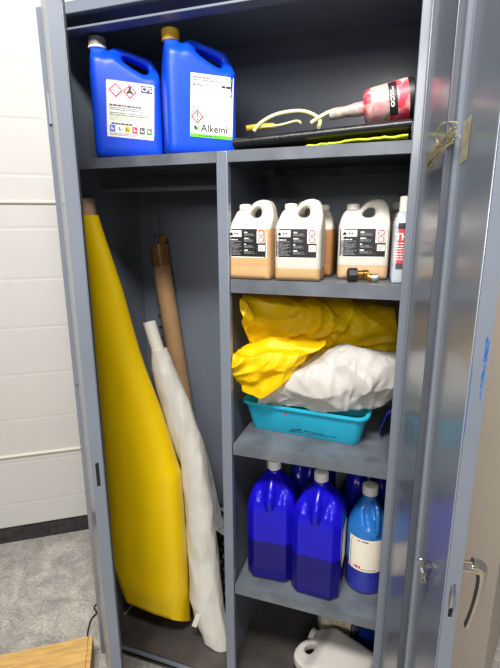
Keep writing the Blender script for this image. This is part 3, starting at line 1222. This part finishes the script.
net = [
    [A(256, 399, .11), A(276, 401, .11), A(300, 404, .105), A(330, 408, .105), A(352, 408, .105), A(366, 407, .11), A(384, 400, .15)],
    [A(262, 396, .095), A(284, 394, .075), A(306, 397, .065), A(332, 400, .065), A(356, 400, .075), A(372, 396, .09), A(393, 393, .12)],
    [A(278, 386, .09), A(294, 380, .065), A(314, 382, .05), A(338, 384, .05), A(362, 384, .06), A(380, 382, .08), A(396, 380, .11)],
    [A(292, 374, .10), A(306, 368, .08), A(322, 366, .07), A(344, 366, .07), A(364, 366, .085), A(382, 366, .10), A(397, 364, .13)],
    [A(304, 366, .15), A(316, 358, .13), A(330, 352, .125), A(346, 349, .125), A(364, 350, .13), A(382, 353, .14), A(396, 355, .16)],
    [A(312, 366, .2), A(320, 360, .2), A(332, 356, .2), A(348, 353, .2), A(364, 354, .2), A(380, 357, .2), A(392, 359, .21)],
]
o = sheet('white_film', net, M['white_film'], None, 160, 120, .007, 7, 7, amp2=.0015, pleats=(((1, 0, .8), .008, 12), ((1, 0, -.35), .005, 16), ((.3, 0, 1), .003, 34)))
tag(o, 'crumpled white plastic film spilling over the front of the turquoise tray', 'plastic film')
# blue cloth at the right of the tray
net = [[(.852, .14 + .03 * j, Z3 + .01 + .012 * math.sin(j * 1.2)), (.868, .135 + .03 * j, Z3 + .05 + .03 * math.sin(1 + j * .8)), (.885, .14 + .03 * j, Z3 + .085), (.897, .14 + .03 * j, Z3 + .05)] for j in range(5)]
o = sheet('blue_cloth', net, mat('royal_blue_cloth', (24, 40, 140), .7, var=.2), None, 30, 30, .003, 20, 2)
tag(o, 'royal blue cloth tucked between the turquoise tray and the cabinet side', 'cloth')

# ------------------------------------------------------------------ blue bottles on the fourth shelf
Z4 = SH['fourth'][0]


def octa(hx, hy, c):
    return [(hx, -hy + c), (hx, hy - c), (hx - c, hy), (-hx + c, hy), (-hx, hy - c), (-hx, -hy + c), (-hx + c, -hy), (hx - c, -hy)]


def blue_mesh():
    bm = bmesh.new()
    rr = [(.058, .058, .018, 0), (.064, .064, .02, .008), (.064, .064, .02, .235), (.0625, .0625, .021, .255), (.058, .058, .022, .278), (.048, .05, .02, .300),
          (.034, .038, .014, .318), (.022, .026, .010, .332), (.0185, .0185, .007, .340), (.0175, .0175, .007, .356)]
    rings = [[bm.verts.new((x, y, z)) for x, y in octa(a, b, c)] for a, b, c, z in rr]
    for i in range(len(rings) - 1):
        for k in range(8):
            bm.faces.new((rings[i][k], rings[i][(k + 1) % 8], rings[i + 1][(k + 1) % 8], rings[i + 1][k]))
    bm.faces.new(rings[0])
    bm.faces.new(rings[-1])
    b2 = bmesh.new()
    # handle fin running down the front from the neck into a pointed panel
    tube(bm, spline([(0, -.010, .338), (0, -.026, .330), (0, -.044, .312), (0, -.057, .288), (0, -.0605, .262), (0, -.060, .245)], 4),
         [.010] * 8 + [.0105, .011, .0115, .012, .0125, .013, .013, .0125, .012, .011, .010, .009, .008], 12)

    def deform(c):
        x, y, z = c
        # pinched finger hollows either side of the fin
        k = math.exp(-((z - .292) / .024) ** 2)
        a = abs(x)
        s = max(0, 1 - abs(a - .027) / .018)
        if y < 0:
            y += .014 * k * s
        # framed front panel
        if y < -.04 and z < .262 and z > .02:
            e = max(0, min(1, (.041 - a) / .004))
            y += .0014 * e
        return Vector((x, y, z))
    me = mold(bm, .0035, 3, deform)
    for v in me.vertices:
        v.co = Vector((v.co.x * 1.06, v.co.y, v.co.z * .93))
    return me


bmx = blue_mesh()


def blue_bottle(label, cx, cy, rz, m):
    t = thing('blue_bottle', label, 'bottle', (cx, cy, Z4), rz, 'blue bottles on the fourth shelf')
    me = bmx.copy()
    finish('body', me, m, t)
    obj('cap', ribbed_cap(.0195, .025, 32, .327), M['white_ring'], t)
    return t


blue_bottle('cobalt blue bottle with white cap, leftmost of the front row on the fourth shelf', .572, .108, R(4), M['b_blue'])
b2 = blue_bottle('cobalt blue bottle with white cap, middle of the front row on the fourth shelf', .709, .088, R(-2), M['b_blue'])
d = Decal()
d.rect(-.03, .09, .03, .21, M['cream'], 0)
lab = d.build('label', bmx, b2)
for v in lab.data.vertices:
    x, y, z = v.co
    v.co = (.0690, x, z)
blue_bottle('deep blue bottle half hidden behind the two front cobalt bottles', .655, .262, R(0), M['b_dark'])
blue_bottle('deep blue bottle hidden behind the round labelled jug', .826, .285, R(0), M['b_dark'])
# round gallon jug
t = thing('round_jug', 'round blue jug with cream label and white cap at the right of the fourth shelf', 'jug', (.836, .132, Z4), R(22))
bm = lathe(bmesh.new(), [(.048, 0), (.054, .004), (.056, .012), (.0555, .05), (.054, .056), (.056, .062), (.0565, .19), (.055, .205), (.05, .225), (.041, .25), (.03, .272), (.021, .288), (.019, .294), (.019, .31)], 40)
tube(bm, spline([(.004, -.016, .292), (.006, -.038, .286), (.006, -.051, .268), (.006, -.055, .24), (.006, -.055, .215), (.006, -.05, .20)], 4),
     [.008] * 6 + [.0075] * 15, 12)
rm = mold(bm, .0034, 3, lambda c: Vector((c.x, c.y + (.018 * max(0, 1 - abs(abs(c.x - .006) - .02) / .014) * math.exp(-((c.z - .25) / .026) ** 2) if c.y < 0 else 0), c.z)))
finish('body', rm, M['b_round'], t)
for v in rm.vertices:
    v.co.z *= .935
obj('cap', ribbed_cap(.021, .024, 34, .2855), M['white_ring'], t)
d = Decal()
d.rect(-.0535, .076, .0535, .176, M['cream'], 0, .004)
d.lines(-.050, -.012, .166, .172, 1, M['navy'], 1, 5, .6)
d.lines(-.052, -.030, .082, .091, 1, M['red'], 1, 6, .9)
d.lines(-.03, .02, .080, .085, 1, M['ink'], 1, 7, .5)
d.ring(.035, .150, .007, M['red'], 1)
d.ring(.035, .125, .007, M['red'], 1)
d.build('label', rm, t)

# ------------------------------------------------------------------ cabinet floor, right side
ZF = .07
t = thing('grey_jug', 'empty grey-white plastic jug lying on its side on the cabinet floor', 'jug', (0, 0, 0))
me = jug_mesh(.16, .215, .043, .0042)
finish('body', me, M['graytub'], t)
cp = obj('cap', ribbed_cap(.02, .016, 28, .1885), M['white_ring'], t)
cp.location = (-.08 + .275 * .16, 0, 0)
d = Decal()
d.rect(-.06, .06, -.02, .14, M['paper'], 0)
d.lines(-.058, -.022, .07, .135, 6, M['red'], 1, 3, .5)
d.build('label', me, t)
# lie it on its back: local z (bottle up) points to the left, local -y (front) points up
zdir = Vector((-.93, .30, .10)).normalized()
ydir = Vector((.12, -.12, 1))
ydir = (ydir - zdir * ydir.dot(zdir)).normalized()
xdir = ydir.cross(zdir)
mm = Matrix((xdir, ydir, zdir)).transposed().to_4x4()
lowz = min((mm @ v.co).z for v in me.vertices)
mm.translation = Vector((.864, .072, ZF - lowz + .0005))
t.matrix_world = mm

t = thing('round_tub', 'round white tub with printed label standing on the floor behind the grey jug', 'tub', (.756, .285, ZF), R(20))
tb = obj('body', lathe(bmesh.new(), [(.06, 0), (.068, .006), (.072, .02), (.076, .12), (.078, .125)], 48), mat('tub_white_plastic', (206, 203, 196), .4, var=.05), t)
obj('lid', lathe(bmesh.new(), [(.080, .1255), (.081, .128), (.081, .138), (.078, .140)], 48), M['graytub'], t)
d = Decal()
d.rect(-.066, .028, .066, .11, M['cream'], 0, .004)
d.rect(.022, .03, .06, .108, M['navy'], 1, .004)
d.lines(-.06, .018, .032, .106, 9, mat('tan_print', (150, 120, 80), .5), 1, 8, .5)
d.lines(.026, .056, .036, .08, 5, M['paper'], 2, 9, .4)
d.build('label', tb.data, t)

t = thing('blue_container', 'dark blue plastic container standing on the floor at the right rear corner', 'container', (.860, .26, ZF), R(4))
me = mold(B(-.036, .036, -.045, .045, 0, .20), .005, 4)
finish('body', me, M['deepblue'], t)
obj('cap', ribbed_cap(.02, .02, 28, .1985), M['blackplastic'], t)

# ------------------------------------------------------------------ left compartment: rolls
# yellow roll
def roll(name, rows, m, parent, n=64, amp=.0, sc=10, seed=0, hem=None, nz=70, pw=1.0):
    """rows: (z, x left, x right, y centre, y half depth)"""
    verts, faces = [], []
    for j in range(nz + 1):
        t_ = j / nz
        z = rows[0][0] + (rows[-1][0] - rows[0][0]) * t_
        i = 0
        while i < len(rows) - 2 and (rows[i + 1][0] - z) * (rows[-1][0] - rows[0][0]) < 0:
            i += 1
        a, b = rows[i], rows[i + 1]
        f = (z - a[0]) / (b[0] - a[0])
        f = max(0, min(1, f))
        xl, xr, yc, yh = (a[k] + (b[k] - a[k]) * f for k in (1, 2, 3, 4))
        for k in range(n):
            an = 2 * math.pi * k / n
            pp = 1 - (1 - pw) * max(0, 1 - t_ * 1.4)
            x = (xl + xr) / 2 + (xr - xl) / 2 * math.copysign(abs(math.cos(an)) ** pp, math.cos(an))
            y = yc + yh * math.copysign(abs(math.sin(an)) ** pp, math.sin(an))
            zz = z
            if hem:
                zz = z + hem(x, y) * max(0, 1 - t_ * 3)
            if amp:
                q = Vector((x * sc, y * sc, zz * sc * .3)) + Vector((seed, 0, 0))
                h = amp * (1 - 2.2 * abs(noise.noise(q))) + amp * .4 * noise.noise(q * 3)
                x += h * math.cos(an)
                y += h * math.sin(an)
            verts.append((x, y, zz))
    for j in range(nz):
        for k in range(n):
            faces.append((j * n + k, j * n + (k + 1) % n, (j + 1) * n + (k + 1) % n, (j + 1) * n + k))
    faces.append(tuple(range(n))[::-1])
    faces.append(tuple(nz * n + k for k in range(n)))
    return link(name, me_of(name, verts, faces, m, angle=60), parent)


yr = thing('yellow_sheet_roll', 'wide roll of yellow plastic sheet leaning in the left corner of the cabinet', 'roll', (0, 0, 0))
rows = [(.0715, .055, .256, .165, .085), (.16, .036, .262, .16, .092), (.376, .026, .269, .15, .085), (.668, .024, .267, .14, .072), (.863, .024, .215, .13, .055),
        (1.05, .024, .158, .12, .043), (1.256, .024, .096, .10, .03), (1.44, .026, .052, .085, .017)]
rows = [(.0715, .022, .274, .105, .058), (.16, .012, .277, .10, .062), (.376, .009, .279, .10, .062), (.668, .009, .272, .105, .060), (.863, .008, .213, .105, .053),
        (1.05, .008, .157, .10, .045), (1.256, .008, .108, .095, .034), (1.44, .008, .060, .09, .0225)]
roll('sheet', rows, M['yellow_roll'], yr, 96, .0030, 9, 3, hem=lambda x, y: .9 * max(0, .158 - y) + .10 * max(0, .25 - x) + 2.4 * max(0, .085 - x) ** 1.0, nz=90, pw=.6)
bm = tube(bmesh.new(), [(.0335, .09, 1.43), (.0305, .0885, 1.485)], [.0215, .0215], 28, cap=False)
tube(bm, [(.0305, .0885, 1.485), (.0335, .09, 1.43)], [.0185, .0185], 28, cap=False)
obj('cardboard_core', bm, M['core'], yr)

# cardboard tube leaning on the back
ct = thing('cardboard_tube', 'brown cardboard tube with a taped end leaning against the cabinet back', 'tube', (0, 0, 0))
top = Vector((.098, .352, 1.345))
bot = Vector((.285, .30, .0955))
bot.z = ZF + .008
ax = (top - bot).normalized()
bm = tube(bmesh.new(), [bot, bot.lerp(top, .5), top], .030, 28)
obj('tube_body', bm, M['card'], ct)
bm = tube(bmesh.new(), [top - ax * .07, top + ax * .001], .0306, 28)
obj('tape_band', bm, M['tape'], ct)
bm = bmesh.new()
q = top + Vector((.018, -.01, .012))
tube(bm, spline([q + Vector((-.006, 0, -.012)), q + Vector((.002, 0, .004)), q + Vector((.008, -.002, .018)), q + Vector((.003, 0, .028))], 4), [.007, .009, .01, .0105, .011, .011, .0115, .012, .011, .010, .008, .006, .003], 7)
obj('tape_tail', bm, M['tape'], ct)

# white film roll
wr = thing('white_film_roll', 'roll of off-white plastic film leaning in front of the brown cardboard tube', 'roll', (0, 0, 0))
rows = [(.0715, .335, .430, .105, .034), (.13, .305, .416, .112, .040), (.20, .288, .398, .12, .044), (.365, .272, .368, .150, .046), (.58, .262, .349, .160, .044), (.68, .250, .337, .165, .042), (.84, .196, .295, .165, .038),
        (.98, .170, .243, .158, .030), (1.045, .167, .212, .162, .0215)]
roll('film', rows, M['white_roll'], wr, 72, .0042, 22, 9, hem=lambda x, y: .32 * max(0, .40 - x), nz=110)
a0, a1 = Vector((.1895, .162, 1.03)), Vector((.1605, .163, 1.128))
bm = tube(bmesh.new(), [a0, a1], .0195, 28, cap=False)
tube(bm, [a1, a0], .0165, 28, cap=False)
obj('paper_core', bm, M['white_ring'], wr)
net = [[(.212, .165, 1.04), (.215, .168, 1.02), (.22, .17, 1.0)], [(.262, .172, .90), (.270, .176, .88), (.28, .18, .86)], [(.310, .175, .74), (.322, .18, .72), (.332, .185, .70)],
       [(.345, .165, .55), (.362, .17, .52), (.378, .18, .50)], [(.370, .15, .46), (.390, .16, .44), (.415, .17, .44)]]
sheet('loose_film', [list(r) for r in net], M['clear'], wr, 20, 60, .002, 25, 3)
q = at(196, 621, .065)
bm = B(-.008, .008, -.0006, .0006, -.026, .026)
obj('tape_tag', bm, M['cream'], wr, loc=tuple(q + Vector((0, .002, 0))), rot=(0, R(18), R(15)))

# perforated black crate behind
cr = thing('plastic_crate', 'black perforated plastic crate with grey rim wedged behind the white film roll', 'crate', (.384, .205, .0708), 0)
bm = bmesh.new()
PW, PH = .062, .43
lp = [(x, z) for x, z in rrect(PW, PH / 2, .03)]
fr = [bm.verts.new((x, .0, z + PH / 2)) for x, z in lp]
bk = [bm.verts.new((x * .9, .045, (z) * .95 + PH / 2)) for x, z in lp]
n_ = len(lp)
bm.faces.new(bk)
for i in range(n_):
    bm.faces.new((fr[i], fr[(i + 1) % n_], bk[(i + 1) % n_], bk[i]))
o1 = obj('body', bm, M['blackplastic'], cr)
md = o1.modifiers.new('t', 'SOLIDIFY')
md.thickness = .003
bm = bmesh.new()
loop = [Vector((x, -.002, z + PH / 2)) for x, z in lp]
tube(bm, loop + [loop[0]], .006, 8, cap=False)
obj('rim', bm, M['greyplastic'], cr)
bm = bmesh.new()
for i in range(4):
    for j in range(14):
        x, z = -.036 + i * .024 + (.012 if j % 2 else 0) - .006, .03 + j * .026
        tube(bm, [(x, .044, z), (x, .0385, z)], .0042, 10)
obj('studs', bm, M['bead'], cr)

# small strip on the cabinet floor
bm = tube(bmesh.new(), [(.030, .10, ZF + .0022), (.036, .165, ZF + .0022)], .002, 6)
o = obj('plastic_strip', bm, M['white_ring'])
tag(o, 'thin white strip lying on the cabinet floor beside the yellow roll', 'strip')

# ------------------------------------------------------------------ floor outside: wooden board and cable
PA = R(33)
t = thing('wooden_pallet', 'yellow wooden pallet corner on the concrete floor left of the cabinet', 'pallet', (-.008, -.028, 0), PA)
obj('deck_board', B(-.80, -.0105, -.62, 0, .085, .10), M['wood'], t, bevel=.001)
obj('edge_board', B(-.010, .004, -.62, .0, .03, .0985), M['wood'], t, bevel=.001)
for yy in (-.09, -.35, -.60):
    obj('bearer', B(-.80, -.012, yy, yy + .06, 0, .0848), M['wood'], t, bevel=.002)
bm = bmesh.new()
CP = []
for q in ((104, 600), (97, 604), (94, 607.5), (96.5, 613), (92, 618), (89, 626), (87.5, 635), (88, 645)):
    dr = CFW + CR * ((q[0] - 250) / CF) - CU * ((q[1] - 334) / CF)
    CP.append(CPOS + dr * ((.004 - CPOS.z) / dr.z))
tube(bm, spline(CP, 6), .0028, 8)
o = obj('black_cable', bm, M['cable'])
tag(o, 'thin black cable on the concrete between the wooden pallet and the cabinet', 'cable')
